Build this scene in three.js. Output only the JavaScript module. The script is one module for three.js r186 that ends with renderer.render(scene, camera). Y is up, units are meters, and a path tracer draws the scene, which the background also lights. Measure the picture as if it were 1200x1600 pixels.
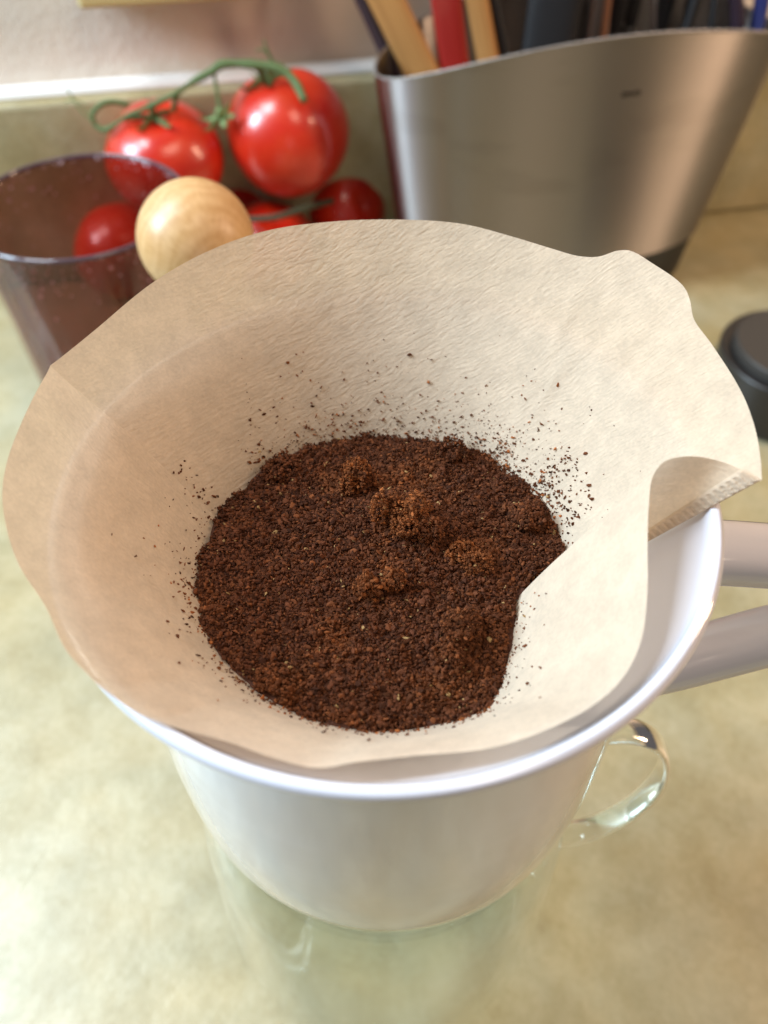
import * as THREE from 'three';
import { mergeGeometries, mergeVertices, toCreasedNormals } from 'three/addons/utils/BufferGeometryUtils.js';
import { RoundedBoxGeometry } from 'three/addons/geometries/RoundedBoxGeometry.js';
import { RectAreaLightUniformsLib } from 'three/addons/lights/RectAreaLightUniformsLib.js';

// ---------------------------------------------------------------- camera, light, exposure
const scene = new THREE.Scene();
const camera = new THREE.PerspectiveCamera(63.2, 768 / 1024, 0.01, 20);
camera.position.set(0, 0.37, 0.12);
camera.lookAt(0, 0.37 - Math.sin(48 * Math.PI / 180), 0.12 - Math.cos(48 * Math.PI / 180));
camera.focus = 0.192;
camera.userData.fStop = 10.5;
const renderer = new THREE.WebGLRenderer({ antialias: true });
renderer.setSize(768, 1024);
renderer.toneMapping = THREE.LinearToneMapping;
renderer.toneMappingExposure = 0.99;
renderer.shadowMap.enabled = true;
RectAreaLightUniformsLib.init();
scene.background = new THREE.Color().setRGB(0.11, 0.10, 0.098);   // the dim rest of the room

function areaLamp(name, label, category, color, intensity, w, h, pos, target, glow) {
  const g = new THREE.Group(); g.name = name; g.position.set(...pos); g.lookAt(...target);
  g.userData = { label, category }; scene.add(g);
  const frame = [];
  for (const s of [-1, 1]) {
    const a = new THREE.BoxGeometry(0.03, h + 0.06, 0.03); a.translate(s * (w / 2 + 0.015), 0, -0.01); frame.push(a);
    const b = new THREE.BoxGeometry(w, 0.03, 0.03); b.translate(0, s * (h / 2 + 0.015), -0.01); frame.push(b);
  }
  const fm = new THREE.Mesh(mergeGeometries(frame), new THREE.MeshStandardMaterial({ color: 0xd8d4cc, roughness: 0.5 }));
  fm.name = 'frame'; g.add(fm);
  const pane = new THREE.Mesh(new THREE.PlaneGeometry(w, h), new THREE.MeshStandardMaterial({ color: 0x222222, emissive: new THREE.Color().setRGB(...color), emissiveIntensity: glow, roughness: 0.6 }));
  pane.name = 'glowing_pane'; pane.position.z = -0.004; g.add(pane);
  const l = new THREE.RectAreaLight(new THREE.Color().setRGB(...color), intensity, w, h);
  l.position.set(...pos); l.lookAt(...target);
  const dir = new THREE.Vector3(...target).sub(l.position).normalize(); l.position.addScaledVector(dir, 0.012);
  scene.add(l);
}
areaLamp('under_cabinet_light', 'cool white light panel above the left end of the counter, outside the frame', 'lamp', [0.84, 0.93, 1.0], 18, 0.34, 0.30, [-0.6, 1.02, -0.2], [0, 0.2, 0], 8);
areaLamp('window', 'small daylit window low at the left, outside the frame', 'window', [0.64, 0.84, 1.0], 36, 0.4, 0.45, [-1.1, 0.84, -0.06], [0, 0.25, 0], 5);
areaLamp('ceiling_lamp', 'warm white ceiling lamp panel above and in front of the counter, outside the frame', 'lamp', [1.0, 0.80, 0.60], 5, 0.6, 0.6, [0.55, 1.8, 0.62], [0, 0.2, 0], 2);
areaLamp('wall_lamp', 'warm square lamp panel at the right, outside the frame', 'lamp', [1.0, 0.68, 0.45], 44, 0.075, 0.5, [0.95, 0.62, -0.15], [0, 0.2, -0.1], 4);

// ---------------------------------------------------------------- helpers
function mulberry(a) { return () => { a = (a + 0x6d2b79f5) | 0; let t = Math.imul(a ^ (a >>> 15), 1 | a); t = (t + Math.imul(t ^ (t >>> 7), 61 | t)) ^ t; return ((t ^ (t >>> 14)) >>> 0) / 4294967296; }; }
const lerp = (a, b, t) => a + (b - a) * t, clamp = (x, a = 0, b = 1) => Math.min(b, Math.max(a, x)), sm = (a, b, x) => { const t = clamp((x - a) / (b - a)); return t * t * (3 - 2 * t); };
function hash(x, y, s) { let h = Math.imul(x | 0, 374761393) ^ Math.imul(y | 0, 668265263) ^ Math.imul(s | 0, 1274126177); h = Math.imul(h ^ (h >>> 13), 1274126177); return ((h ^ (h >>> 16)) >>> 0) / 4294967296; }
// value noise, periodic with px, py cells
function pn(x, y, px, py, s) {
  const ix = Math.floor(x), iy = Math.floor(y), fx = x - ix, fy = y - iy, u = fx * fx * (3 - 2 * fx), v = fy * fy * (3 - 2 * fy);
  const m = (a, p) => ((a % p) + p) % p, x0 = m(ix, px), x1 = m(ix + 1, px), y0 = m(iy, py), y1 = m(iy + 1, py);
  return lerp(lerp(hash(x0, y0, s), hash(x1, y0, s), u), lerp(hash(x0, y1, s), hash(x1, y1, s), u), v);
}
function fbm(x, y, p, s, oct = 4) { let a = 0.5, r = 0, n = 0, f = 1; for (let i = 0; i < oct; i++) { r += a * pn(x * f, y * f, p * f, p * f, s + i * 17); n += a; a *= 0.5; f *= 2; } return r / n; }
function tex(w, h, fn, { srgb = false, rx = 1, ry = 1 } = {}) {
  const d = new Uint8Array(w * h * 4);
  for (let y = 0; y < h; y++) for (let x = 0; x < w; x++) {
    const c = fn(x / w, y / h), o = (y * w + x) * 4;
    if (typeof c === 'number') d[o] = d[o + 1] = d[o + 2] = clamp(c) * 255; else for (let k = 0; k < 3; k++) d[o + k] = clamp(c[k]) * 255;
    d[o + 3] = 255;
  }
  const t = new THREE.DataTexture(d, w, h); t.wrapS = t.wrapT = THREE.RepeatWrapping; t.magFilter = t.minFilter = THREE.LinearFilter;
  if (srgb) t.colorSpace = THREE.SRGBColorSpace; t.repeat.set(rx, ry); t.needsUpdate = true; return t;
}
const rgb = (r, g, b) => new THREE.Color().setRGB(r, g, b);
const V = (x, y, z) => new THREE.Vector3(x, y, z);
function mesh(name, geo, mat, parent = scene) { const m = new THREE.Mesh(geo, mat); m.name = name; m.castShadow = m.receiveShadow = true; parent.add(m); return m; }
function thing(name, label, category, pos = [0, 0, 0], group) {
  const g = new THREE.Group(); g.name = name; g.position.set(...pos); g.userData = { label, category }; if (group) g.userData.group = group; scene.add(g); return g;
}
function tag(o, label, category, group, kind) { o.userData = { label }; if (category) o.userData.category = category; if (group) o.userData.group = group; if (kind) o.userData.kind = kind; return o; }
function lathe(pts, seg = 128, smooth = true) {
  let p = pts.map(([x, y]) => new THREE.Vector2(x, y));
  if (smooth) { const c = new THREE.SplineCurve(p); p = c.getPoints(pts.length * 8); p.forEach((q) => { if (q.x < 0.00001) q.x = 0.00001; }); }
  return new THREE.LatheGeometry(p, seg);
}
// arc helper for rounded profile corners
function arc(cx, cy, r, a0, a1, n = 8) { const o = []; for (let i = 0; i <= n; i++) { const a = lerp(a0, a1, i / n) * Math.PI / 180; o.push([cx + r * Math.cos(a), cy + r * Math.sin(a)]); } return o; }
// sweep an elliptical section (ra along 'side', rb across) along a curve; radius fn of t
function sweep(points, ra, rb, { seg = 48, round = 16, side = null, closed = false, scale = () => 1, caps = true, pow = 1 } = {}) {
  const curve = points.isCurve ? points : new THREE.CatmullRomCurve3(points.map((p) => V(...p)), closed, 'centripetal');
  const pos = [], idx = [], uv = [], L = curve.getLength();
  let fr = null; if (!side) fr = curve.computeFrenetFrames(seg, closed);
  for (let i = 0; i <= seg; i++) {
    const t = i / seg, c = curve.getPointAt(t), T = curve.getTangentAt(t);
    let S, N;
    if (side) { S = V(...side).addScaledVector(T, -T.dot(V(...side))).normalize(); N = T.clone().cross(S).normalize(); } else { S = fr.normals[i]; N = fr.binormals[i]; }
    const k = scale(t);
    for (let j = 0; j <= round; j++) {
      const a = j / round * 2 * Math.PI, ca = Math.cos(a), sa = Math.sin(a), e = pow;
      const x = Math.sign(ca) * Math.abs(ca) ** e * ra * k, y = Math.sign(sa) * Math.abs(sa) ** e * rb * k;
      pos.push(c.x + S.x * x + N.x * y, c.y + S.y * x + N.y * y, c.z + S.z * x + N.z * y); uv.push(j / round * 2 * Math.PI * Math.max(ra, rb), t * L);
    }
  }
  const R = round + 1;
  for (let i = 0; i < seg; i++) for (let j = 0; j < round; j++) { const a = i * R + j, b = a + R; idx.push(a, b, a + 1, b, b + 1, a + 1); }
  if (caps && !closed) for (const e of [0, seg]) {
    const base = pos.length / 3, o = e * R; let cx = 0, cy = 0, cz = 0;
    for (let j = 0; j < round; j++) { cx += pos[(o + j) * 3]; cy += pos[(o + j) * 3 + 1]; cz += pos[(o + j) * 3 + 2]; }
    pos.push(cx / round, cy / round, cz / round); uv.push(0, 0);
    for (let j = 0; j < round; j++) e ? idx.push(o + j, base, o + j + 1) : idx.push(o + j + 1, base, o + j);
  }
  const g = new THREE.BufferGeometry(); g.setAttribute('position', new THREE.Float32BufferAttribute(pos, 3)); g.setAttribute('uv', new THREE.Float32BufferAttribute(uv, 2)); g.setIndex(idx); g.computeVertexNormals(); return g;
}
function wave(geo, fn) { const p = geo.attributes.position, v = V(0, 0, 0); for (let i = 0; i < p.count; i++) { v.fromBufferAttribute(p, i); fn(v); p.setXYZ(i, v.x, v.y, v.z); } geo.computeVertexNormals(); return geo; }

// ---------------------------------------------------------------- setting: counter, backsplash, wall
// the wall line: through (0, -0.509) and turned 11.3 degrees
const EX = V(0.9805, 0, -0.1963), EN = V(0.1963, 0, 0.9805), WO = V(0, 0, -0.509), WTURN = Math.atan2(0.1963, 0.9805);
const counterTex = tex(2048, 2048, (u, v) => {
  const wu = u * 6 + 1.2 * fbm(u * 8, v * 8, 8, 31, 3), wv = v * 6 + 1.2 * fbm(u * 8, v * 8, 8, 47, 3);
  const big = fbm(wu, wv, 6, 3, 5), mid = fbm(u * 28, v * 28, 28, 9, 4), fine = fbm(u * 160, v * 160, 160, 21, 3);
  const k = clamp(0.5 + (big - 0.5) * 1.15 + (mid - 0.5) * 0.7 + (fine - 0.5) * 0.42);
  const warm = fbm(u * 12 + 3, v * 12 + 7, 12, 77, 4) - 0.5;
  return [lerp(0.60, 0.74, k) + warm * 0.05, lerp(0.555, 0.705, k), lerp(0.405, 0.575, k) - warm * 0.07];
}, { srgb: true, rx: 1 / 0.42, ry: 1 / 0.42 });
const scratchRnd = mulberry(5), scratches = [];
for (let i = 0; i < 60; i++) scratches.push([scratchRnd(), scratchRnd(), scratchRnd() * Math.PI, 0.02 + 0.12 * scratchRnd(), (scratchRnd() - 0.5) * 0.5, 0.2 + 0.8 * scratchRnd()]);
const counterBumpArr = new Float32Array(1024 * 1024);
for (const [sx, sy, a, len, bend, dep] of scratches) for (let k = 0; k < len * 1024; k++) { const t = k / 1024, an = a + bend * t, x = Math.floor((sx + Math.cos(an) * t) * 1024) & 1023, y = Math.floor((sy + Math.sin(an) * t) * 1024) & 1023; counterBumpArr[y * 1024 + x] = dep; }
const counterBump = tex(1024, 1024, (u, v) => 0.55 + 0.3 * (fbm(u * 90, v * 90, 90, 5, 3) - 0.5) + 0.35 * (fbm(u * 30, v * 30, 30, 8, 2) - 0.5) - 0.28 * counterBumpArr[Math.floor(v * 1024) * 1024 + Math.floor(u * 1024)], { rx: 1 / 0.42, ry: 1 / 0.42 });
const counterRough = tex(512, 512, (u, v) => 0.30 + 0.26 * fbm(u * 24, v * 24, 24, 61, 4), { rx: 1 / 0.42, ry: 1 / 0.42 });
const counterMat = new THREE.MeshPhysicalMaterial({ map: counterTex, bumpMap: counterBump, bumpScale: 0.0007, roughnessMap: counterRough, roughness: 1, clearcoat: 0.55, clearcoatRoughness: 0.42 });
function boxUV(g) { const p = g.attributes.position, n = g.attributes.normal, uv = g.attributes.uv; for (let i = 0; i < p.count; i++) { const ax = Math.abs(n.getX(i)), ay = Math.abs(n.getY(i)); if (ay > 0.6) uv.setXY(i, p.getX(i), p.getZ(i)); else if (ax > 0.6) uv.setXY(i, p.getZ(i), p.getY(i)); else uv.setXY(i, p.getX(i), p.getY(i)); } return g; }
const counter = mesh('countertop', boxUV(new RoundedBoxGeometry(2.6, 0.04, 1.1, 4, 0.006)), counterMat);
counter.position.set(0, -0.02, 0).addScaledVector(EN, -0.15); counter.rotation.y = WTURN; tag(counter, 'mottled yellow beige laminate countertop', null, null, 'structure');
function onWall(o, along, y, out) { o.position.copy(WO).addScaledVector(EX, along).addScaledVector(EN, out).setY(y); o.rotation.y = WTURN; return o; }
const splash = onWall(mesh('backsplash', boxUV(new RoundedBoxGeometry(2.4, 0.136, 0.022, 4, 0.004)), counterMat), 0.55, 0.0685, -0.011);
tag(splash, 'low yellow beige laminate backsplash along the back of the counter', null, null, 'structure');
const caulk = mesh('caulk_strip', (() => { return sweep([[-1.2, 0.0695, -0.003], [-0.4, 0.0698, -0.0032], [0.3, 0.0694, -0.003], [1.2, 0.0696, -0.003]], 0.0075, 0.0055, { seg: 60, round: 16, side: [0, 0, 1] }); })(), new THREE.MeshStandardMaterial({ color: rgb(0.8, 0.8, 0.78), roughness: 0.4, side: THREE.DoubleSide }), splash);
const plaster = tex(1024, 1024, (u, v) => 0.5 + 0.6 * (fbm(u * 40, v * 40, 40, 4, 4) - 0.5) + 0.25 * (fbm(u * 140, v * 140, 140, 14, 2) - 0.5), { rx: 1 / 0.4, ry: 1 / 0.4 });
const wallMat = new THREE.MeshStandardMaterial({ color: rgb(0.76, 0.67, 0.58), roughness: 0.75, bumpMap: plaster, bumpScale: 0.0008 });
const wall = onWall(mesh('wall', boxUV(new THREE.BoxGeometry(1.95, 1.6, 0.1)), wallMat), 0.42, 0.8, -0.073);
tag(wall, 'off-white textured plaster wall behind the counter', null, null, 'structure');
// a pale yellow box hung just above the backsplash
const yb = thing('hanging_board', 'pale yellow wooden board hung on the wall above the tomatoes', 'board');
const yboard = mesh('board', new RoundedBoxGeometry(0.124, 0.16, 0.03, 3, 0.003), new THREE.MeshStandardMaterial({ color: rgb(0.60, 0.47, 0.22), roughness: 0.5 }), yb);
onWall(yb, -0.134, 0.2735, 0.0); yboard.position.set(0, 0, -0.004);
const plate = mesh('back_plate', new RoundedBoxGeometry(0.11, 0.12, 0.012, 2, 0.002), new THREE.MeshStandardMaterial({ color: rgb(0.45, 0.34, 0.16), roughness: 0.6 }), yb); plate.position.set(0, 0, -0.0185);

// ---------------------------------------------------------------- white ceramic dripper on its glass carafe
const ceramic = new THREE.MeshPhysicalMaterial({ color: rgb(0.75, 0.765, 0.86), roughness: 0.14, clearcoat: 1, clearcoatRoughness: 0.04, bumpMap: tex(512, 512, (u, v) => fbm(u * 10, v * 10, 10, 2, 3)), bumpScale: 0.00025 });
const dripper = thing('coffee_dripper', 'white glazed ceramic pour-over dripper holding the paper filter, with a loop handle', 'coffee dripper', [0, 0, 0]);
// profile: inside bottom -> inner cone -> rounded lip -> outer lip -> shoulder
const bowl = [[0.0135, 0.176], [0.0145, 0.1785], [0.0235, 0.1915], [0.0455, 0.2195], [0.0622, 0.2405], [0.0644, 0.2434], ...arc(0.0664, 0.2457, 0.0014, 140, -50, 16), [0.0668, 0.2428], [0.0652, 0.2398], [0.0628, 0.2368], [0.0605, 0.2345], [0.0585, 0.2325], [0.058, 0.229]];
mesh('bowl', lathe(bowl, 192, false).translate(0, -0.2464, 0).rotateZ(0.016).translate(0, 0.2464, 0), ceramic, dripper);
const skirtOut = new THREE.SplineCurve([[0.0588, 0.2245], [0.0595, 0.205], [0.0599, 0.19], [0.0600, 0.174], [0.0595, 0.158], [0.0581, 0.143], [0.0552, 0.1335], [0.0495, 0.1283], [0.038, 0.127]].map(([a, b]) => new THREE.Vector2(a, b))).getPoints(60).map((p) => [p.x, p.y]);
const skirt = [[0.0565, 0.2283], [0.0581, 0.229], ...skirtOut, [0.03, 0.127], [0.008, 0.127], [0.008, 0.150], [0.044, 0.151], [0.052, 0.160], [0.0555, 0.2]];
mesh('skirt', lathe(skirt, 192, false).translate(0.0008, 0, 0), ceramic, dripper);
mesh('handle', sweep([[0.056, 0.2235, 0.001], [0.066, 0.2245, 0.001], [0.083, 0.2235, 0.001], [0.1, 0.2205, 0.001], [0.1125, 0.2125, 0.001], [0.1155, 0.203, 0.001], [0.11, 0.1955, 0.001], [0.0985, 0.1905, 0.001], [0.088, 0.1845, 0.001], [0.076, 0.1775, 0.001], [0.064, 0.1725, 0.001], [0.057, 0.1715, 0.001]], 0.0078, 0.0056, { seg: 90, round: 28, side: [0, 0, 1], pow: 0.75 }), ceramic, dripper);

const glassMat = new THREE.MeshPhysicalMaterial({ color: rgb(0.97, 0.985, 0.975), transmission: 1, thickness: 0, roughness: 0.02, ior: 1.7, side: THREE.DoubleSide });
const carafe = thing('glass_carafe', 'clear glass carafe with a thin glass handle standing under the white dripper', 'carafe', [0, 0, 0]);
const co = [[0.0430, 0.1264], [0.0475, 0.1262], [0.0515, 0.1255], [0.0552, 0.122], [0.0582, 0.113], [0.0605, 0.1], [0.0622, 0.07], [0.0632, 0.04], [0.0628, 0.015], [0.0595, 0.005], [0.054, 0.0012], [0.03, 0.0022], [0.0001, 0.003]];
const ci = [[0.0001, 0.0062], [0.03, 0.0056], [0.052, 0.005], [0.0575, 0.0085], [0.0602, 0.016], [0.0608, 0.04], [0.0598, 0.07], [0.058, 0.1], [0.0558, 0.113], [0.0525, 0.121], [0.0485, 0.1248], [0.0430, 0.1260]];
mesh('body', mergeGeometries([lathe(co, 160), lathe(ci, 160)]), glassMat, carafe);
mesh('handle', sweep([[0.0572, 0.131, 0], [0.063, 0.1355, 0], [0.074, 0.1375, 0], [0.085, 0.130, 0], [0.0912, 0.113, 0], [0.0915, 0.095, 0], [0.0855, 0.073, 0], [0.075, 0.058, 0], [0.066, 0.0535, 0], [0.0629, 0.052, 0]], 0.0046, 0.0014, { seg: 80, round: 24, side: [0, 0, 1], pow: 0.9 }), new THREE.MeshPhysicalMaterial({ color: rgb(0.98, 0.99, 0.985), transmission: 1, thickness: 0.003, ior: 1.42, roughness: 0.06 }), carafe);

// ---------------------------------------------------------------- paper filter
// stations run round the cone: [rim x, y, z, ring x, ring z (at the level of the coffee), or 0 for a round ring]
const FAR = [[0.0717, 0.2567, 0.0098], [0.0726, 0.2573, 0.0052], [0.0736, 0.2584, -0.0046], [0.073, 0.2595, -0.0152], [0.0705, 0.2609, -0.0275], [0.0685, 0.262, -0.0343], [0.068, 0.264, -0.0386], [0.0668, 0.2654, -0.0428], [0.0618, 0.266, -0.0505], [0.0576, 0.2663, -0.0555], [0.0551, 0.2654, -0.0571], [0.0512, 0.2632, -0.0582], [0.0471, 0.262, -0.0604], [0.0408, 0.2617, -0.0645], [0.0319, 0.2619, -0.0696], [0.0194, 0.2626, -0.0746], [0.0033, 0.2625, -0.0769], [-0.013, 0.2625, -0.0759], [-0.0288, 0.2626, -0.0715], [-0.0422, 0.2618, -0.0637], [-0.0544, 0.2603, -0.052], [-0.0647, 0.2585, -0.0355], [-0.0701, 0.2586, -0.0232]];
const NEAR = [[-0.0701, 0.2586, -0.0232], [-0.072, 0.2581, -0.0148], [-0.0728, 0.2572, 0.0016], [-0.0715, 0.2569, 0.0116], [-0.0698, 0.2562, 0.0175], [-0.0646, 0.2544, 0.0281], [-0.0585, 0.2523, 0.0363], [-0.053, 0.2514, 0.0447], [-0.0484, 0.2503, 0.0484], [-0.045, 0.2495, 0.0506], [-0.039, 0.2487, 0.0542], [-0.0352, 0.2479, 0.0557], [-0.0246, 0.2452, 0.0577], [-0.0173, 0.2455, 0.0607], [-0.0104, 0.2458, 0.0624], [-0.0041, 0.2448, 0.0608], [0.0041, 0.2435, 0.0591], [0.0167, 0.2437, 0.0581], [0.0262, 0.2448, 0.0558],
  [0.035, 0.246, 0.0518, 0.0215, 0.037], [0.0404, 0.247, 0.0473, 0.0242, 0.0325], [0.0443, 0.2475, 0.041, 0.0258, 0.0275], [0.0471, 0.249, 0.0312, 0.027, 0.0225], [0.049, 0.251, 0.0206, 0.0282, 0.0175], [0.0502, 0.253, 0.013, 0.029, 0.0125], [0.0517, 0.255, 0.0073, 0.0305, 0.0095], [0.0535, 0.2575, 0.0058, 0.033, 0.0085], [0.0586, 0.258, 0.0046, 0.037, 0.0075], [0.0655, 0.257, 0.0053, 0.04, 0.0068], [0.0717, 0.2567, 0.0098, 0.0428, 0.006]];
const RING = 0.0430, RINGY = 0.22;
function station(s) { const k = RING / Math.hypot(s[0], s[2]); return { rim: V(s[0], s[1], s[2]), ring: s.length > 3 ? V(s[3], RINGY, s[4]) : V(s[0] * k, RINGY, s[2] * k) }; }
function panelCurves(list) { const st = list.map(station); return { rim: new THREE.CatmullRomCurve3(st.map((s) => s.rim), false, 'centripetal'), ring: new THREE.CatmullRomCurve3(st.map((s) => s.ring), false, 'centripetal'), n: list.length }; }
const farC = panelCurves(FAR), nearC = panelCurves(NEAR);
// u in 0..1 along a panel, t from -0.9 (below the grounds) over 0 (their level) to 1 (the rim)
function paperPoint(c, u, t, seed) {
  const rim = c.rim.getPoint(u), ring = c.ring.getPoint(u);
  const p = ring.clone().lerp(rim, t);
  if (t < 0) { const k = 1 + t * 0.62; p.set(ring.x * k, RINGY + t * 0.03, ring.z * k); }
  const out = V(p.x, -0.5 * Math.hypot(p.x, p.z), p.z).normalize();
  const edge = Math.min(1, Math.min(u, 1 - u) * 14), up = sm(-0.1, 0.6, t);
  const w = (pn(u * 9 + 3, t * 1.3 + 5, 999, 999, seed) - 0.5) * 0.0011 + (pn(u * 24 + 3, t * 2.6 + 5, 999, 999, seed + 3) - 0.5) * 0.0005;
  const nearCrease = (c === farC ? 1 - u : u) * (c.n - 1); p.addScaledVector(out, 0.0024 * Math.exp(-nearCrease * 1.7) * sm(0.5, 0.98, t));
  p.addScaledVector(out, w * up * edge - 0.0008 * Math.sin(Math.PI * clamp(t)) * edge);
  return p;
}
const APEXY = 0.166;
function paperPanel(c, seed, nu, rows) {
  const pos = [], uv = [], idx = [], R = rows.length;
  let acc = 0, prev = null;
  for (let i = 0; i <= nu; i++) {
    const u = i / nu, q = c.ring.getPoint(u).lerp(c.rim.getPoint(u), 0.6);
    if (prev) acc += q.distanceTo(prev) / Math.hypot(q.x, q.y - APEXY, q.z); prev = q;
    const phi = acc - 1.15;
    for (let j = 0; j < R; j++) {
      const p = paperPoint(c, u, rows[j], seed); pos.push(p.x, p.y, p.z);
      const rho = Math.hypot(p.x, p.y - APEXY, p.z); uv.push(rho * Math.sin(phi) + 0.3, rho * Math.cos(phi) + 0.1 * seed);
    }
  }
  for (let i = 0; i < nu; i++) for (let j = 0; j < R - 1; j++) { const a = i * R + j, b = a + R; idx.push(a, a + 1, b, b, a + 1, b + 1); }
  const g = new THREE.BufferGeometry(); g.setAttribute('position', new THREE.Float32BufferAttribute(pos, 3)); g.setAttribute('uv', new THREE.Float32BufferAttribute(uv, 2)); g.setIndex(idx); g.computeVertexNormals(); return g;
}
const rows = []; for (let i = 0; i <= 8; i++) rows.push(-0.9 + 0.9 * i / 8); for (let i = 1; i <= 60; i++) rows.push(i / 60);
const crepe = (u, v) => {
  const wob = 0.75 * (fbm(u * 22, v * 22, 22, 71, 2) - 0.5);
  const a = pn(u * 52, v * 190 + wob * 3, 52, 190, 5), b = pn(u * 90 + 0.3, v * 330 + wob * 5, 90, 330, 15), c = fbm(u * 240, v * 240, 240, 25, 2);
  return 0.5 + 0.55 * (a - 0.5) + 0.35 * (b - 0.5) + 0.24 * (c - 0.5);
};
const TILE = 0.11;
const paperBump = tex(2048, 2048, crepe, { rx: 1 / TILE, ry: 1 / TILE }); paperBump.rotation = -0.42;
const paperCol = tex(1024, 1024, (u, v) => {
  const m = fbm(u * 30, v * 30, 30, 33, 4) - 0.5, f = fbm(u * 200, v * 260, 200, 43, 2) - 0.5, k = 1 + m * 0.09 + f * 0.07;
  return [0.885 * k, 0.81 * k, 0.718 * k];
}, { srgb: true, rx: 1 / TILE, ry: 1 / TILE });
const paperMat = new THREE.MeshPhysicalMaterial({ map: paperCol, bumpMap: paperBump, bumpScale: 0.00014, roughness: 0.9, transmission: 0.38, thickness: 0, side: THREE.DoubleSide, specularIntensity: 0.3 });
const filter = thing('paper_filter', 'unbleached brown paper cone filter sitting in the white dripper, its near side buckled inward', 'coffee filter', [0, 0, 0]);
mesh('back_panel', paperPanel(farC, 3, 260, rows), paperMat, filter);
mesh('front_panel', paperPanel(nearC, 6, 420, rows), paperMat, filter);
// crimped seam: a narrow band along the joint with pressed diagonal ridges
{
  const n = 180, m = 12, pos = [], uv = [], idx = [];
  for (let i = 0; i <= n; i++) for (let j = 0; j <= m; j++) {
    const t = 0.02 + 0.975 * i / n, sx = j / m, p = paperPoint(nearC, 1 - 0.0005 - 0.019 * sx, t, 6);
    const rid = Math.sin((t * 30 - sx * 0.9) * 2 * Math.PI) * sm(0.08, 0.2, sx) * (1 - sm(0.75, 0.9, sx)), thick = sm(0, 0.1, sx) * (1 - sm(0.9, 1, sx));
    p.addScaledVector(V(0.1, 0.45, 0.88).normalize(), 0.00012 + (0.0004 + 0.00036 * rid) * thick);
    pos.push(p.x, p.y, p.z); uv.push(t * 0.05, sx * 0.005);
  }
  for (let i = 0; i < n; i++) for (let j = 0; j < m; j++) { const a = i * (m + 1) + j, b = a + m + 1; idx.push(a, b, a + 1, b, b + 1, a + 1); }
  const g = new THREE.BufferGeometry(); g.setAttribute('position', new THREE.Float32BufferAttribute(pos, 3)); g.setAttribute('uv', new THREE.Float32BufferAttribute(uv, 2)); g.setIndex(idx); g.computeVertexNormals();
  mesh('crimped_seam', g, paperMat, filter);
}

// ---------------------------------------------------------------- coffee grounds
const ringPoly = []; for (let i = 0; i < 160; i++) ringPoly.push(farC.ring.getPoint(i / 160)); for (let i = 0; i < 240; i++) ringPoly.push(nearC.ring.getPoint(i / 240));
function insideRing(x, z, k) { let c = false; for (let i = 0, j = ringPoly.length - 1; i < ringPoly.length; j = i++) { const a = ringPoly[i], b = ringPoly[j]; if ((a.z * k > z) !== (b.z * k > z) && x < (b.x - a.x) * k * (z - a.z * k) / ((b.z - a.z) * k) + a.x * k) c = !c; } return c; }
const CL = [[-0.0066, -0.0216, 0.0036, 0.0040, 1], [-0.0082, -0.019, 0.0024, 0.0024, 0.9], [-0.0045, -0.0195, 0.0026, 0.0032, 0.15], [-0.0005, -0.0078, 0.0028, 0.0030, 1], [0.0028, -0.0092, 0.0026, 0.003, 0.5], [0.0062, -0.0062, 0.0042, 0.0042, 1], [0.0046, -0.0024, 0.0034, 0.003, 0.9], [0.0102, -0.0022, 0.0032, 0.0028, 0.25], [0.0172, 0.0012, 0.0036, 0.0018, 0.9], [0.0206, 0.0042, 0.0030, 0.0016, 0.7], [-0.0040, 0.0117, 0.0036, 0.0030, 0.6], [0.0018, 0.0102, 0.0027, 0.0029, 0.6], [0.0161, 0.0215, 0.0042, 0.0028, 0.3], [0.0130, 0.0272, 0.0030, 0.0022, 0.3], [-0.0216, 0.0321, 0.0042, 0.0018, 0.3], [0.0165, -0.0335, 0.0046, 0.0026, 0.1], [-0.026, -0.028, 0.0044, 0.0020, 0.1], [0.0335, -0.012, 0.004, 0.0016, 0.1]];
function heapY(x, z) {
  const r = Math.hypot(x, z);
  let y = 0.2195 + 0.0034 * Math.exp(-((x - 0.003) ** 2 + (z + 0.008) ** 2) / 0.00016) + 0.0012 * Math.exp(-((x - 0.014) ** 2 + (z - 0.022) ** 2) / 0.00006) + 0.004 * (1 - (r / 0.044) ** 2) + 0.0028 * (fbm(x * 140 + 50, z * 140 + 50, 9999, 11, 3) - 0.5) + 0.0016 * (fbm(x * 420 + 50, z * 420 + 50, 9999, 19, 2) - 0.5);
  return y;
}
const grounds = thing('coffee_grounds', 'dark brown ground coffee heaped in the paper filter', 'coffee', [0, 0, 0]); grounds.userData.kind = 'stuff';
{
  const N = 130, pos = [], idx = [], R = 0.047;
  for (let i = 0; i <= N; i++) for (let j = 0; j <= N; j++) { const x = (i / N * 2 - 1), z = (j / N * 2 - 1); const k = R; const X = x * Math.sqrt(1 - z * z / 2) * k, Z = z * Math.sqrt(1 - x * x / 2) * k; pos.push(X, heapY(X, Z) - 0.0004, Z); }
  for (let i = 0; i < N; i++) for (let j = 0; j < N; j++) {
    const a = i * (N + 1) + j, b = a + N + 1, cx = (pos[a * 3] + pos[(b + 1) * 3]) / 2, cz = (pos[a * 3 + 2] + pos[(b + 1) * 3 + 2]) / 2;
    if (!insideRing(cx, cz, 1.005)) continue; idx.push(a, a + 1, b, b, a + 1, b + 1);
  }
  const g = new THREE.BufferGeometry(); g.setAttribute('position', new THREE.Float32BufferAttribute(pos, 3)); g.setIndex(idx); g.computeVertexNormals();
  mesh('heap', g, new THREE.MeshStandardMaterial({ color: rgb(0.07, 0.0225, 0.0105), roughness: 1 }), grounds);
}
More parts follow.
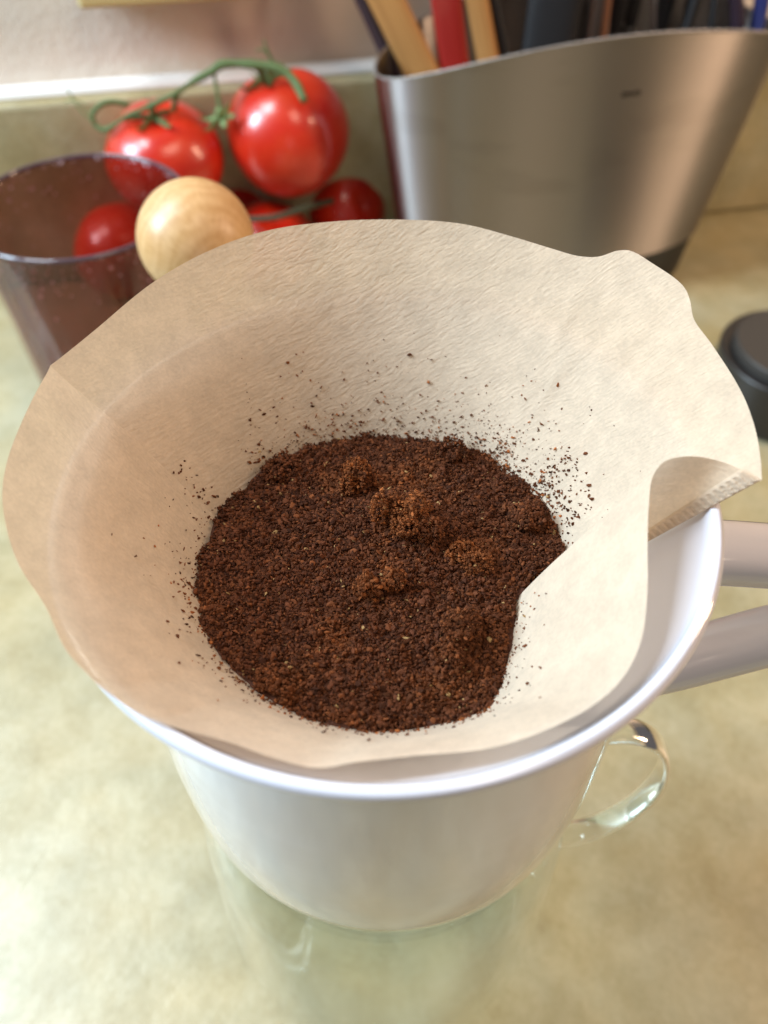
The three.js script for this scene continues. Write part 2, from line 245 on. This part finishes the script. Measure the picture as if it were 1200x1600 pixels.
function chunk(seed) { const r = mulberry(seed), g = new THREE.IcosahedronGeometry(1, 0); const m = mergeVertices((g.deleteAttribute('normal'), g.deleteAttribute('uv'), g)); const p = m.attributes.position; const sx = 0.7 + 0.6 * r(), sy = 0.5 + 0.45 * r(), sz = 0.9 + 0.8 * r(); for (let i = 0; i < p.count; i++) { const k = 0.5 + 0.8 * r(); p.setXYZ(i, p.getX(i) * k * sx, p.getY(i) * k * sy, p.getZ(i) * k * sz); } const f = m.toNonIndexed(); f.computeVertexNormals(); return f; }
const grainMat = new THREE.MeshPhysicalMaterial({ color: 0xffffff, roughness: 0.85, specularIntensity: 0.3 });
function grainColor(r, warm) {
  const q = r(), k = 0.42 + 1.15 * r();
  if (q < 0.006) return rgb(0.36, 0.22, 0.09);
  const w = clamp(warm + 0.35 * r() * r());
  return rgb(lerp(0.074, 0.32, w) * k, lerp(0.0235, 0.1, w) * k, lerp(0.0105, 0.027, w) * k);
}
function scatter(name, list, parent, seed) {
  const shapes = [0, 1, 2].map((i) => chunk(seed + i)), out = [];
  for (let s = 0; s < 3; s++) {
    const sub = list.filter((_, i) => i % 3 === s), im = new THREE.InstancedMesh(shapes[s], grainMat, sub.length), r = mulberry(seed * 7 + s), m = new THREE.Matrix4(), q = new THREE.Quaternion(), e = new THREE.Euler();
    sub.forEach((g, i) => { e.set(r() * 6.28, r() * 6.28, r() * 6.28); q.setFromEuler(e); m.compose(V(g[0], g[1], g[2]), q, V(g[3] * (0.7 + 0.7 * r()), g[3] * (0.6 + 0.6 * r()), g[3] * (0.8 + 0.7 * r()))); im.setMatrixAt(i, m); im.setColorAt(i, g[4]); });
    im.name = name + (s ? '_00' + s : ''); im.userData.kind = 'stuff'; im.castShadow = im.receiveShadow = true; parent.add(im); out.push(im);
  }
  return out;
}
const gr = mulberry(99), grains = [];
const gsize = (r) => (r() < 0.5 ? 0.00014 + 0.00014 * r() : 0.00027 + 0.00042 * r() * r() + (r() < 0.05 ? 0.0002 : 0));
while (grains.length < 76000) {
  const a = gr() * 6.2832, rad = 0.0445 * Math.sqrt(gr()), x = Math.cos(a) * rad, z = Math.sin(a) * rad;
  if (!insideRing(x, z, 0.985 + 0.03 * (gr() - 0.5) + 0.09 * (pn(Math.cos(a) * 5 + 9, Math.sin(a) * 5 + 9, 999, 999, 91) - 0.5))) continue;
  const patch = fbm(x * 90 + 20, z * 90 + 20, 9999, 55, 3);
  grains.push([x, heapY(x, z) + (gr() - 0.55) * 0.0013, z, gsize(gr), grainColor(gr, 0.18 * sm(0.5, 0.8, patch))]);
}
scatter('grains', grains, grounds, 301);
// clumps: lumps of stuck fines, each a part of its own
CL.forEach(([cx, cz, rad, low, warm], n) => {
  const hgt = low * (n < 12 ? 1.5 : 1.0);
  const r = mulberry(700 + n), geos = [], cols = [], base = heapY(cx, cz) + hgt * 0.3, count = Math.floor(260 + 30e6 * rad * rad);
  const shapes = [chunk(1000 + n), chunk(1100 + n)];
  const m = new THREE.Matrix4(), q = new THREE.Quaternion(), e = new THREE.Euler();
  for (let i = 0; i < count; i++) {
    const th = r() * 6.2832, cp = r() * 1.25 - 0.25, sp = Math.sqrt(Math.max(0, 1 - cp * cp)), lump = 0.35 + 1.2 * pn(Math.cos(th) * 1.7 + 9, cp * 2.2 + Math.sin(th) * 1.7 + 9, 999, 999, 60 + n);
    const k = (1 - 0.22 * r()) * lump, x = cx + Math.cos(th) * sp * rad * k, z = cz + Math.sin(th) * sp * rad * k, y = base + cp * hgt * k, s = (0.00013 + 0.00038 * r() * r()) * (1 + 0.4 * (1 - warm));
    e.set(r() * 6.28, r() * 6.28, r() * 6.28); q.setFromEuler(e); m.compose(V(x, y, z), q, V(s, s, s));
    const g = shapes[i & 1].clone().applyMatrix4(m), c = grainColor(r, warm * (0.32 + 0.5 * r() * r())), arr = new Float32Array(g.attributes.position.count * 3);
    for (let j = 0; j < arr.length; j += 3) { arr[j] = c.r; arr[j + 1] = c.g; arr[j + 2] = c.b; }
    g.setAttribute('color', new THREE.BufferAttribute(arr, 3)); geos.push(g);
  }
  mesh('clump' + (n ? '_' + String(n).padStart(3, '0') : ''), mergeGeometries(geos), clumpMat(), grounds);
});
function clumpMat() { return clumpMat.m ??= new THREE.MeshPhysicalMaterial({ vertexColors: true, roughness: 0.9, specularIntensity: 0.3 }); }
// stray specks clinging to the paper
{
  const r = mulberry(4242), list = [], spots = [];
  const put = (c, u, t, s, warm) => { const p = paperPoint(c, u, t, c === farC ? 3 : 6); const inw = V(-p.x, 0.8 * Math.hypot(p.x, p.z), -p.z).normalize(); p.addScaledVector(inw, s * 0.6); list.push([p.x, p.y, p.z, s, grainColor(r, warm)]); };
  for (let i = 0; i < 1000; i++) { const w = r(), u = w < 0.62 ? 0.5 + 0.42 * r() : w < 0.87 ? 0.3 + 0.2 * r() : 0.02 + 0.28 * r(), t = Math.min(0.95, -Math.log(1 - r()) * 0.1); put(farC, u, t, 0.00013 + 0.0003 * r() ** 3, r() < 0.25 ? 0.8 : 0.1); }
  for (let i = 0; i < 150; i++) { const u = 0.13 + 0.17 * r(), t = Math.abs(r() + r() - 1) * 0.28; put(farC, u, t, 0.0002 + 0.0003 * r() * r(), 0.1); }
  for (let i = 0; i < 34; i++) { const d = r() * 0.3, u = r() < 0.5 ? 1 - 0.012 * r() : 1 - 0.03 * r(); put(farC, u, d, 0.0002 + 0.00028 * r() * r(), 0.1); }
  for (let i = 0; i < 560; i++) { const u = r() * 0.82, t = -Math.log(1 - r()) * 0.09; if (t > 0.9) continue; put(nearC, u, t, 0.00014 + 0.00026 * r() ** 2.5, r() < 0.3 ? 0.8 : 0.1); }
  const g = thing('stray_grounds', 'loose coffee specks clinging to the inside of the paper filter', 'coffee specks'); g.userData.kind = 'stuff';
  scatter('specks', list, g, 401);
}

// ---------------------------------------------------------------- tomatoes on the vine
const tomatoSkin = tex(512, 256, (u, v) => { const m = fbm(u * 8, v * 8, 8, 5, 4) - 0.5, f = fbm(u * 90, v * 90, 90, 6, 2) - 0.5; return [0.79 + m * 0.08, 0.165 + m * 0.14 + f * 0.05, 0.08 + m * 0.03]; }, { srgb: true });
const tomatoMat = new THREE.MeshPhysicalMaterial({ map: tomatoSkin, roughness: 0.32, clearcoat: 0.6, clearcoatRoughness: 0.16 });
const greenMat = new THREE.MeshStandardMaterial({ color: rgb(0.10, 0.15, 0.05), roughness: 0.7, side: THREE.DoubleSide });
const paleGreen = new THREE.MeshStandardMaterial({ color: rgb(0.17, 0.25, 0.09), roughness: 0.7, side: THREE.DoubleSide });
function tomatoGeo(r, squash, seed) {
  const g = new THREE.SphereGeometry(r, 64, 40);
  return wave(g, (v) => {
    const n = v.clone().normalize(), a = Math.atan2(n.z, n.x), top = clamp(n.y), lob = 1 + 0.014 * Math.sin(a * 5 + seed) * (1 - Math.abs(n.y) * 0.6) + 0.01 * Math.sin(a * 3 + seed * 2);
    v.multiplyScalar(lob); v.y *= squash; v.y -= r * 0.17 * Math.exp(-((1 - top) / 0.05)) * (n.y > 0 ? 1 : 0);
  });
}
function sepals(r, n, seed, len) {
  const rr = mulberry(seed), gs = [];
  for (let i = 0; i < n; i++) { const a = i / n * 6.283 + rr() * 0.5, l = len * (0.8 + 0.4 * rr()), up = 0.2 + 0.5 * rr(), ca = Math.cos(a), sa = Math.sin(a); gs.push(sweep([[0, 0, 0], [ca * l * 0.35, l * 0.1, sa * l * 0.35], [ca * l * 0.7, l * 0.1 * up, sa * l * 0.7], [ca * l, l * up * 0.55, sa * l]], 0.0022, 0.0006, { seg: 12, round: 8, scale: (t) => Math.sin(Math.PI * (0.25 + 0.73 * t)) })); }
  gs.push(sweep([[0, -0.002, 0], [0, 0.003, 0], [0.001, 0.008, 0.001]], 0.002, 0.002, { seg: 8, round: 8 }));
  return mergeGeometries(gs);
}
function tomato(label, x, y, z, r, squash, seed, tilt, calyx = true) {
  const t = thing('tomato' + (tomato.n ? '_' + String(tomato.n).padStart(3, '0') : ''), label, 'tomato', [x, y, z], 'red tomatoes on the vine'); tomato.n = (tomato.n || 0) + 1;
  mesh('skin', tomatoGeo(r, squash, seed), tomatoMat, t);
  if (calyx) { const c = mesh('calyx', sepals(r, 5, seed, r * 0.5), greenMat, t); c.position.y = r * squash * 0.87; }
  t.rotation.set(...tilt); return t;
}
tomato('largest red tomato, perched highest at the end of the vine next to the steel holder', -0.068, 0.111, -0.474, 0.0432, 0.97, 1, [-0.15, 0.3, 0.28]);
tomato('red tomato lying under the vine, half behind the rim of the purple glass', -0.1525, 0.1045, -0.452, 0.0405, 0.86, 2.4, [0.2, 0.8, 0.05]);
tomato('small red tomato low beside the steel utensil holder', -0.031, 0.034, -0.514, 0.0335, 0.95, 3.1, [0.9, 0, -0.6], false);
tomato('red tomato seen only through the purple glass, below the others', -0.196, 0.035, -0.446, 0.0365, 0.93, 4.7, [-1.0, 0, 0.5], false);
tomato('shaded red tomato wedged between the two upper ones', -0.12, 0.036, -0.512, 0.0385, 0.94, 5.2, [-0.5, 0, 0.9], false);
tomato('red tomato low in front, mostly hidden by the filter rim next to the wooden ball', -0.086, 0.035, -0.452, 0.0345, 0.94, 6.6, [0.6, 1, -0.4], false);
{
  const vine = thing('tomato_vine', 'green tomato vine stem arching over the two upper tomatoes', 'vine');
  mesh('stem', mergeGeometries([
    sweep([[-0.1907, 0.133, -0.437], [-0.1851, 0.13, -0.436], [-0.176, 0.134, -0.436], [-0.1684, 0.1385, -0.437], [-0.1458, 0.1465, -0.44], [-0.1346, 0.1507, -0.443], [-0.1261, 0.1535, -0.452], [-0.1103, 0.1605, -0.455], [-0.1058, 0.1632, -0.456], [-0.083, 0.1632, -0.456], [-0.0666, 0.1605, -0.455], [-0.058, 0.155, -0.45], [-0.0516, 0.147, -0.44]], 0.0026, 0.0026, { seg: 70, round: 12, scale: (t) => 0.62 + 0.5 * sm(0.3, 0.75, t) + 0.18 * Math.sin(t * 40) * Math.sin(t * 17) }),
    sweep([[-0.1907, 0.133, -0.437], [-0.1912, 0.1388, -0.438], [-0.1853, 0.1441, -0.44], [-0.1783, 0.1453, -0.443], [-0.168, 0.142, -0.446]], 0.0017, 0.0017, { seg: 26, round: 10 }),
    sweep([[-0.1346, 0.149, -0.443], [-0.138, 0.143, -0.447], [-0.141, 0.135, -0.452]], 0.0017, 0.0017, { seg: 14, round: 10 }),
    sweep([[-0.083, 0.162, -0.456], [-0.0806, 0.157, -0.46], [-0.0795, 0.149, -0.465]], 0.0021, 0.0021, { seg: 14, round: 10 }),
  ]), greenMat, vine);
  mesh('tendril', mergeGeometries([
    sweep([[-0.1912, 0.135, -0.438], [-0.1975, 0.1405, -0.439], [-0.2015, 0.1485, -0.44], [-0.2038, 0.1555, -0.44]], 0.0005, 0.0005, { seg: 20, round: 6 }),
    sweep([[-0.1912, 0.1375, -0.438], [-0.196, 0.1445, -0.441], [-0.2015, 0.1475, -0.44], [-0.207, 0.1465, -0.44]], 0.0004, 0.0004, { seg: 20, round: 6 }),
  ]), paleGreen, vine);
  mesh('sprig', mergeGeometries([
    sweep([[-0.0706, 0.161, -0.455], [-0.073, 0.1675, -0.456], [-0.0755, 0.1737, -0.456], [-0.0765, 0.178, -0.457]], 0.0012, 0.0012, { seg: 16, round: 8, scale: (t) => 1.1 - 0.7 * t }),
    sweep([[-0.074, 0.1695, -0.456], [-0.078, 0.1725, -0.456], [-0.0825, 0.1712, -0.456]], 0.0009, 0.0009, { seg: 12, round: 8, scale: (t) => 1.1 - 0.7 * t }),
  ]), greenMat, vine);
  const bud = new THREE.Group(); bud.name = 'sepal_tuft'; bud.position.set(-0.1075, 0.1335, -0.447); vine.add(bud);
  mesh('sepal', sepals(0.02, 6, 77, 0.014), paleGreen, bud).rotation.set(0.5, 0, 0.35);
  mesh('stalk', sweep([[0.0, 0.0, 0.0], [-0.002, 0.012, -0.004], [-0.0035, 0.026, -0.009]], 0.0012, 0.0012, { seg: 12, round: 8 }), greenMat, bud);
  const low = thing('tomato_vine_001', 'dull green tomato stem lying low among the tomatoes, just above the filter rim', 'vine');
  mesh('stem', sweep([[-0.1002, 0.0698, -0.43], [-0.0871, 0.073, -0.425], [-0.0743, 0.0746, -0.425], [-0.0543, 0.0736, -0.44], [-0.0378, 0.0682, -0.46]], 0.0021, 0.0021, { seg: 30, round: 10 }), new THREE.MeshStandardMaterial({ color: rgb(0.05, 0.055, 0.028), roughness: 0.8 }), low);
}

// ---------------------------------------------------------------- purple glass tumbler
{
  const cup = thing('glass_tumbler', 'purple-brown seeded glass tumbler, empty, in front of the tomatoes', 'glass tumbler', [-0.173, 0, -0.323]);
  const glass = new THREE.MeshPhysicalMaterial({ color: rgb(0.64, 0.46, 0.44), transmission: 1, thickness: 0, roughness: 0.03, ior: 1.5, side: THREE.DoubleSide, bumpMap: tex(512, 512, (u, v) => fbm(u * 14, v * 10, 14, 3, 3), { rx: 3, ry: 1 }), bumpScale: 0.002 });
  const pts = [[0.0001, 0.004], [0.03, 0.003], [0.045, 0.0012], [0.05, 0.004], [0.0522, 0.012], [0.0545, 0.045], [0.0575, 0.09], [0.0608, 0.13], [0.0614, 0.1355], [0.0605, 0.138], [0.059, 0.1362], [0.0578, 0.13], [0.0545, 0.09], [0.0515, 0.045], [0.049, 0.018], [0.04, 0.0125], [0.0001, 0.0115]];
  mesh('body', lathe(pts, 128), glass, cup);
  mesh('rim', new THREE.TorusGeometry(0.0602, 0.0013, 12, 128).rotateX(Math.PI / 2).translate(0, 0.1375, 0), new THREE.MeshPhysicalMaterial({ color: rgb(0.07, 0.04, 0.06), roughness: 0.08, clearcoat: 1 }), cup);
  const rr = mulberry(31), bs = [];
  for (let i = 0; i < 190; i++) { const a = rr() * 6.283, h = 0.136 - 0.03 * rr() * rr() - 0.04 * (rr() < 0.15 ? rr() : 0), R = lerp(0.0565, 0.0592, (h - 0.095) / 0.042), s = 0.0005 + 0.001 * rr() * rr(); bs.push(new THREE.SphereGeometry(s, 8, 6).scale(1, 1, 1).translate(Math.cos(a) * R, h, Math.sin(a) * R)); }
  const b = mesh('air_bubbles', mergeGeometries(bs), new THREE.MeshPhysicalMaterial({ color: rgb(0.9, 0.72, 0.78), transmission: 0.6, thickness: 0, roughness: 0.1, ior: 1.5 }), cup); b.userData.kind = 'stuff';
}

// ---------------------------------------------------------------- wooden ball
{
  const wood = tex(512, 512, (u, v) => { const w = fbm(u * 6, v * 6, 6, 8, 3), ring = 0.5 + 0.5 * Math.sin((v * 13 + w * 3.4) * 6.283), f = fbm(u * 120, v * 30, 120, 9, 2) - 0.5; return [0.84 - 0.035 * ring + f * 0.06 + (w - 0.5) * 0.06, 0.675 - 0.045 * ring + f * 0.07 + (w - 0.5) * 0.08, 0.475 - 0.055 * ring + f * 0.07 + (w - 0.5) * 0.08]; }, { srgb: true });
  const mat = new THREE.MeshPhysicalMaterial({ map: wood, roughness: 0.42, clearcoat: 0.25, clearcoatRoughness: 0.3 });
  const mill = thing('wooden_ball', 'round pale wooden ball on a stick between the purple glass and the filter', 'wooden ball', [-0.0755, 0, -0.185]);
  const ball = mesh('ball', new THREE.SphereGeometry(0.0232, 64, 48), mat, mill); ball.position.set(0, 0.195, 0); ball.rotation.set(1.75, 0.2, -0.45);
  mesh('stick', lathe([[0.0001, 0.178], [0.006, 0.177], [0.007, 0.172], [0.0065, 0.12], [0.0075, 0.03], [0.016, 0.012], [0.018, 0.003], [0.017, 0.0008], [0.0001, 0.0008]], 48), mat, mill);
}

// ---------------------------------------------------------------- steel utensil holder
const HC = V(0.13, 0, -0.474);
{
  const holder = thing('utensil_holder', 'wide brushed stainless steel utensil holder with a black base', 'utensil holder', [HC.x, 0, HC.z]); holder.rotation.y = WTURN;
  const brushed = tex(1024, 512, (u, v) => 0.5 + 0.5 * (fbm(u * 6, v * 200, 200, 3, 2) - 0.5) + 0.3 * (fbm(u * 30, v * 250, 250, 13, 1) - 0.5), { rx: 1, ry: 1 });
  const dirty = tex(512, 512, (u, v) => { const m = sm(0.56, 0.75, fbm(u * 14, v * 9, 14, 81, 4)); const b = 0.9 - 0.035 * m; return [b * 0.73, b * 0.70, b * 0.68]; }, { srgb: true });
  const steel = new THREE.MeshPhysicalMaterial({ map: dirty, metalness: 1, roughness: 0.38, anisotropy: 0.97, anisotropyRotation: Math.PI / 2, bumpMap: brushed, bumpScale: 0.00008, side: THREE.DoubleSide });
  const black = new THREE.MeshStandardMaterial({ color: rgb(0.012, 0.012, 0.013), roughness: 0.45, side: THREE.DoubleSide });
  const plan = (a, hx, hz) => { const c = Math.cos(a), s = Math.sin(a), e = 0.96; return [Math.sign(c) * Math.abs(c) ** e * hx, Math.sign(s) * Math.abs(s) ** e * hz]; };
  const rimH = (x) => 0.194 - (x < 0.015 ? 0.0325 * ((x - 0.015) / 0.157) ** 2 : 0.022 * ((x - 0.015) / 0.127) ** 2);
  const shell = (y0, yTop, grow, mat, name, n = 200, m = 24) => {
    const pos = [], uv = [], idx = [];
    for (let j = 0; j <= m; j++) for (let i = 0; i <= n; i++) {
      const a = i / n * 2 * Math.PI, top = plan(a, 0.142, 0.060), bot = plan(a, 0.114, 0.048), H = yTop === null ? rimH(top[0]) : yTop, y = lerp(y0, H, j / m), k = y / 0.18;
      pos.push(lerp(bot[0], top[0], k) * grow, y, lerp(bot[1], top[1], k) * grow); uv.push(i / n, y / 0.18);
    }
    for (let j = 0; j < m; j++) for (let i = 0; i < n; i++) { const a = j * (n + 1) + i, b = a + n + 1; idx.push(a, b, a + 1, b, b + 1, a + 1); }
    const g = new THREE.BufferGeometry(); g.setAttribute('position', new THREE.Float32BufferAttribute(pos, 3)); g.setAttribute('uv', new THREE.Float32BufferAttribute(uv, 2)); g.setIndex(idx); g.computeVertexNormals(); return g;
  };
  mesh('sleeve', mergeGeometries([shell(0.034, null, 1, steel), shell(0.034, null, 0.985, steel)]), steel, holder);
  const lip = []; for (let i = 0; i < 160; i++) { const p = plan(i / 160 * 2 * Math.PI, 0.142, 0.060), y = rimH(p[0]), k = lerp(0.8, 1, y / 0.18); lip.push([lerp(0.114 / 0.142, 1, y / 0.18) * p[0] * 0.9925, y, lerp(0.048 / 0.060, 1, y / 0.18) * p[1] * 0.9925]); }
  mesh('rim', sweep(lip, 0.0009, 0.0009, { seg: 320, round: 8, closed: true, side: [0, 1, 0] }), steel, holder);
  const bs = shell(0, 0.035, 0.985, black, 'x', 160, 4), floor = new THREE.CircleGeometry(1, 96).rotateX(-Math.PI / 2).scale(0.112, 1, 0.046).translate(0, 0.004, 0); floor.deleteAttribute('normal'); floor.computeVertexNormals();
  mesh('base', mergeGeometries([bs, floor]), black, holder);
  // small dark worn mark printed on the front of the sleeve
  const c = document.createElement('canvas'); c.width = 128; c.height = 64; const x = c.getContext('2d'); x.clearRect(0, 0, 128, 64); x.strokeStyle = 'rgba(38,28,22,0.85)'; x.lineWidth = 8;
  x.beginPath(); x.arc(26, 34, 11, 0, 7); x.stroke(); x.beginPath(); x.moveTo(44, 24); x.lineTo(60, 44); x.moveTo(60, 24); x.lineTo(44, 44); x.stroke(); x.beginPath(); x.arc(80, 32, 13, 0, 7); x.stroke();
  const t = new THREE.CanvasTexture(c); t.colorSpace = THREE.SRGBColorSpace;
  const q = [[], [], []];
  for (let i = 0; i <= 8; i++) for (let j = 0; j <= 2; j++) { const a = lerp(1.545, 1.415, i / 8), top = plan(a, 0.142, 0.060), bot = plan(a, 0.114, 0.048), y = lerp(0.1565, 0.163, j / 2), k = y / 0.18; q[0].push(lerp(bot[0], top[0], k), y, lerp(bot[1], top[1], k) + 0.0004); q[1].push(i / 8, j / 2); }
  for (let i = 0; i < 8; i++) for (let j = 0; j < 2; j++) { const a = i * 3 + j, b = a + 3; q[2].push(a, b, a + 1, b, b + 1, a + 1); }
  const lg = new THREE.BufferGeometry(); lg.setAttribute('position', new THREE.Float32BufferAttribute(q[0], 3)); lg.setAttribute('uv', new THREE.Float32BufferAttribute(q[1], 2)); lg.setIndex(q[2]); lg.computeVertexNormals();
  mesh('printed_mark', lg, new THREE.MeshStandardMaterial({ map: t, transparent: true, roughness: 0.6, side: THREE.DoubleSide }), holder);
}
// ---------------------------------------------------------------- utensils standing in the holder
{
  const woodTex = tex(256, 512, (u, v) => { const g = fbm(u * 40, v * 4, 40, 12, 3) - 0.5; return [0.74 + g * 0.16, 0.53 + g * 0.16, 0.30 + g * 0.12]; }, { srgb: true, rx: 20, ry: 4 });
  const wood = new THREE.MeshStandardMaterial({ map: woodTex, roughness: 0.6 });
  const plastic = (r, g, b, ro = 0.4) => new THREE.MeshPhysicalMaterial({ color: rgb(r, g, b), roughness: ro, clearcoat: 0.3 });
  const red = plastic(0.36, 0.02, 0.015), blk = plastic(0.012, 0.011, 0.012, 0.6), plum = plastic(0.035, 0.02, 0.032), chrome = new THREE.MeshPhysicalMaterial({ color: rgb(0.75, 0.74, 0.73), metalness: 1, roughness: 0.18 }), copper = new THREE.MeshPhysicalMaterial({ color: rgb(0.6, 0.3, 0.18), metalness: 0.6, roughness: 0.35 }), blue = plastic(0.02, 0.03, 0.16);
  // a stick through the two given points, from near the floor of the holder to a length above the rim
  function utensil(name, label, category, p0, p1, w, d, mat, headMat, headName, headW, headD, top = 0.32, bottom = 0.03) {
    const t = thing(name, label, category), a = V(...p0), dir = V(...p1).sub(a), at = (y) => a.clone().addScaledVector(dir, (y - a.y) / dir.y), B = at(bottom), A = at(top), base = B.clone();
    B.x = clamp(B.x, 0.04, 0.245); B.z = clamp(B.z, -0.5, -0.452) - (B.x - 0.14) * 0.2;
    const knee = a.clone();
    t.position.copy(base.set(knee.x, 0, knee.z));
    const loc = (v) => [v.x - base.x, v.y, v.z - base.z];
    mesh('handle', sweep([loc(B), loc(B.clone().lerp(knee, 0.7)), loc(knee), loc(knee.clone().lerp(A, 0.35)), loc(knee.clone().lerp(A, 0.7)), loc(A)], w, d, { seg: 40, round: 20, side: [1, 0, 0.15], pow: 0.8, scale: (s) => 0.92 + 0.08 * Math.sin(s * 9) }), mat, t);
    const e = A.clone().add(A.clone().sub(knee).normalize().multiplyScalar(0.06)), m2 = A.clone().lerp(e, 0.5), s0 = A.clone().lerp(knee, 0.04);
    mesh(headName, sweep([loc(s0), loc(m2), loc(e)], headW, headD, { seg: 24, round: 24, side: [1, 0, 0.15], pow: 0.85, scale: (s) => 0.35 + 0.65 * Math.sin(Math.PI * (0.12 + 0.7 * s)) }), headMat, t);
  }
  utensil('spatula', 'thin dark plum spatula leaning out at the left end of the holder', 'spatula', [0.0068, 0.1503, -0.478], [-0.0145, 0.1935, -0.48], 0.0048, 0.0035, plum, plum, 'blade', 0.025, 0.003);
  utensil('wooden_spoon', 'broad tan wooden spoon leaning left out of the steel holder', 'wooden spoon', [0.0265, 0.1503, -0.472], [0.0025, 0.1935, -0.474], 0.0135, 0.004, wood, wood, 'bowl', 0.03, 0.008);
  utensil('red_spatula', 'shiny red handled utensil between two wooden ones', 'spatula', [0.0475, 0.1532, -0.474], [0.0398, 0.1935, -0.476], 0.0118, 0.006, red, red, 'blade', 0.024, 0.003);
  utensil('wooden_spatula', 'narrow tan wooden spatula right of the red utensil', 'wooden spatula', [0.0700, 0.1572, -0.472], [0.0595, 0.1935, -0.474], 0.0085, 0.004, wood, wood, 'blade', 0.024, 0.004);
  utensil('black_turner', 'thin black turner leaning against the narrow wooden spatula', 'turner', [0.0805, 0.16, -0.476], [0.0695, 0.1935, -0.478], 0.0048, 0.004, blk, blk, 'blade', 0.03, 0.003);
  utensil('black_ladle', 'wide black handled ladle in the middle of the holder', 'ladle', [0.1085, 0.1651, -0.476], [0.1095, 0.1935, -0.478], 0.0205, 0.007, blk, blk, 'bowl', 0.032, 0.012);
  utensil('steel_whisk', 'grey metal handled utensil just right of the wide black ladle', 'whisk', [0.138, 0.1679, -0.484], [0.1378, 0.1935, -0.486], 0.0052, 0.0042, chrome, chrome, 'head', 0.02, 0.02);
  utensil('copper_spoon', 'slim copper toned spoon beside the grey metal handle', 'spoon', [0.1468, 0.1687, -0.488], [0.1458, 0.1935, -0.49], 0.0026, 0.002, copper, copper, 'bowl', 0.018, 0.006);
  utensil('slotted_spoon', 'thin silver rod utensil standing right of the holder centre', 'slotted spoon', [0.1796, 0.171, -0.488], [0.1745, 0.1935, -0.49], 0.0024, 0.0024, chrome, chrome, 'bowl', 0.024, 0.006);
  utensil('potato_masher', 'black rod utensil, first dark one right of the thin silver rod', 'masher', [0.2018, 0.1748, -0.49], [0.2035, 0.1935, -0.492], 0.0033, 0.0033, blk, blk, 'head', 0.024, 0.01);
  utensil('pasta_fork', 'black rod utensil, second dark one right of the thin silver rod', 'pasta fork', [0.2186, 0.1748, -0.49], [0.2158, 0.1935, -0.492], 0.0033, 0.0033, blk, blk, 'head', 0.022, 0.012);
  utensil('tongs', 'dark tongs near the right end of the holder', 'tongs', [0.236, 0.1729, -0.492], [0.2274, 0.1935, -0.494], 0.0055, 0.004, plum, plum, 'tip', 0.012, 0.004);
  utensil('peeler', 'dark blue handled peeler at the far right end of the holder', 'peeler', [0.2500, 0.1748, -0.496], [0.2475, 0.1935, -0.498], 0.006, 0.004, blue, blk, 'blade', 0.012, 0.004);
  for (const [i, x] of [0.159, 0.1685, 0.19, 0.208].entries()) utensil('short_tool' + (i ? '_00' + i : ''), ['short black handle deep in the holder beside the copper spoon', 'short black handle hugging the left of the thin silver rod', 'short black handle hugging the right of the thin silver rod', 'short black handle between the two black rods'][i], 'kitchen tool', [x, 0.12, -0.505], [x - 0.001, 0.16, -0.505], 0.0058, 0.004, blk, blk, 'tip', 0.006, 0.004, 0.166 + 0.004 * (i % 2));
  utensil('small_whisk', 'small shiny metal tool with round tips at the right of the holder', 'whisk', [0.2395, 0.13, -0.48], [0.2395, 0.16, -0.48], 0.003, 0.003, chrome, chrome, 'head', 0.006, 0.006, 0.12);
}
// ---------------------------------------------------------------- black round lid at the right
{
  const lid = thing('black_canister', 'low black round lidded canister at the right edge behind the filter', 'canister', [0.268, 0, -0.316]); lid.scale.setScalar(0.9);
  const blk = new THREE.MeshPhysicalMaterial({ color: rgb(0.014, 0.013, 0.013), roughness: 0.42, clearcoat: 0.4, clearcoatRoughness: 0.3 });
  const grey = new THREE.MeshPhysicalMaterial({ color: rgb(0.05, 0.044, 0.038), roughness: 0.5 });
  mesh('body', lathe([[0.0001, 0.0005], [0.05, 0.0005], ...arc(0.051, 0.004, 0.003, -90, 0, 6), [0.0545, 0.03], [0.0545, 0.039], ...arc(0.0525, 0.042, 0.002, 0, 90, 5), [0.048, 0.0435], [0.046, 0.0425], [0.0001, 0.0425]], 96, false), blk, lid);
  mesh('lid', lathe([[0.0457, 0.043], [0.0455, 0.047], ...arc(0.0435, 0.049, 0.002, 0, 90, 6), [0.03, 0.0505], [0.0001, 0.0505]], 96, false), grey, lid);
}
renderer.render(scene, camera);
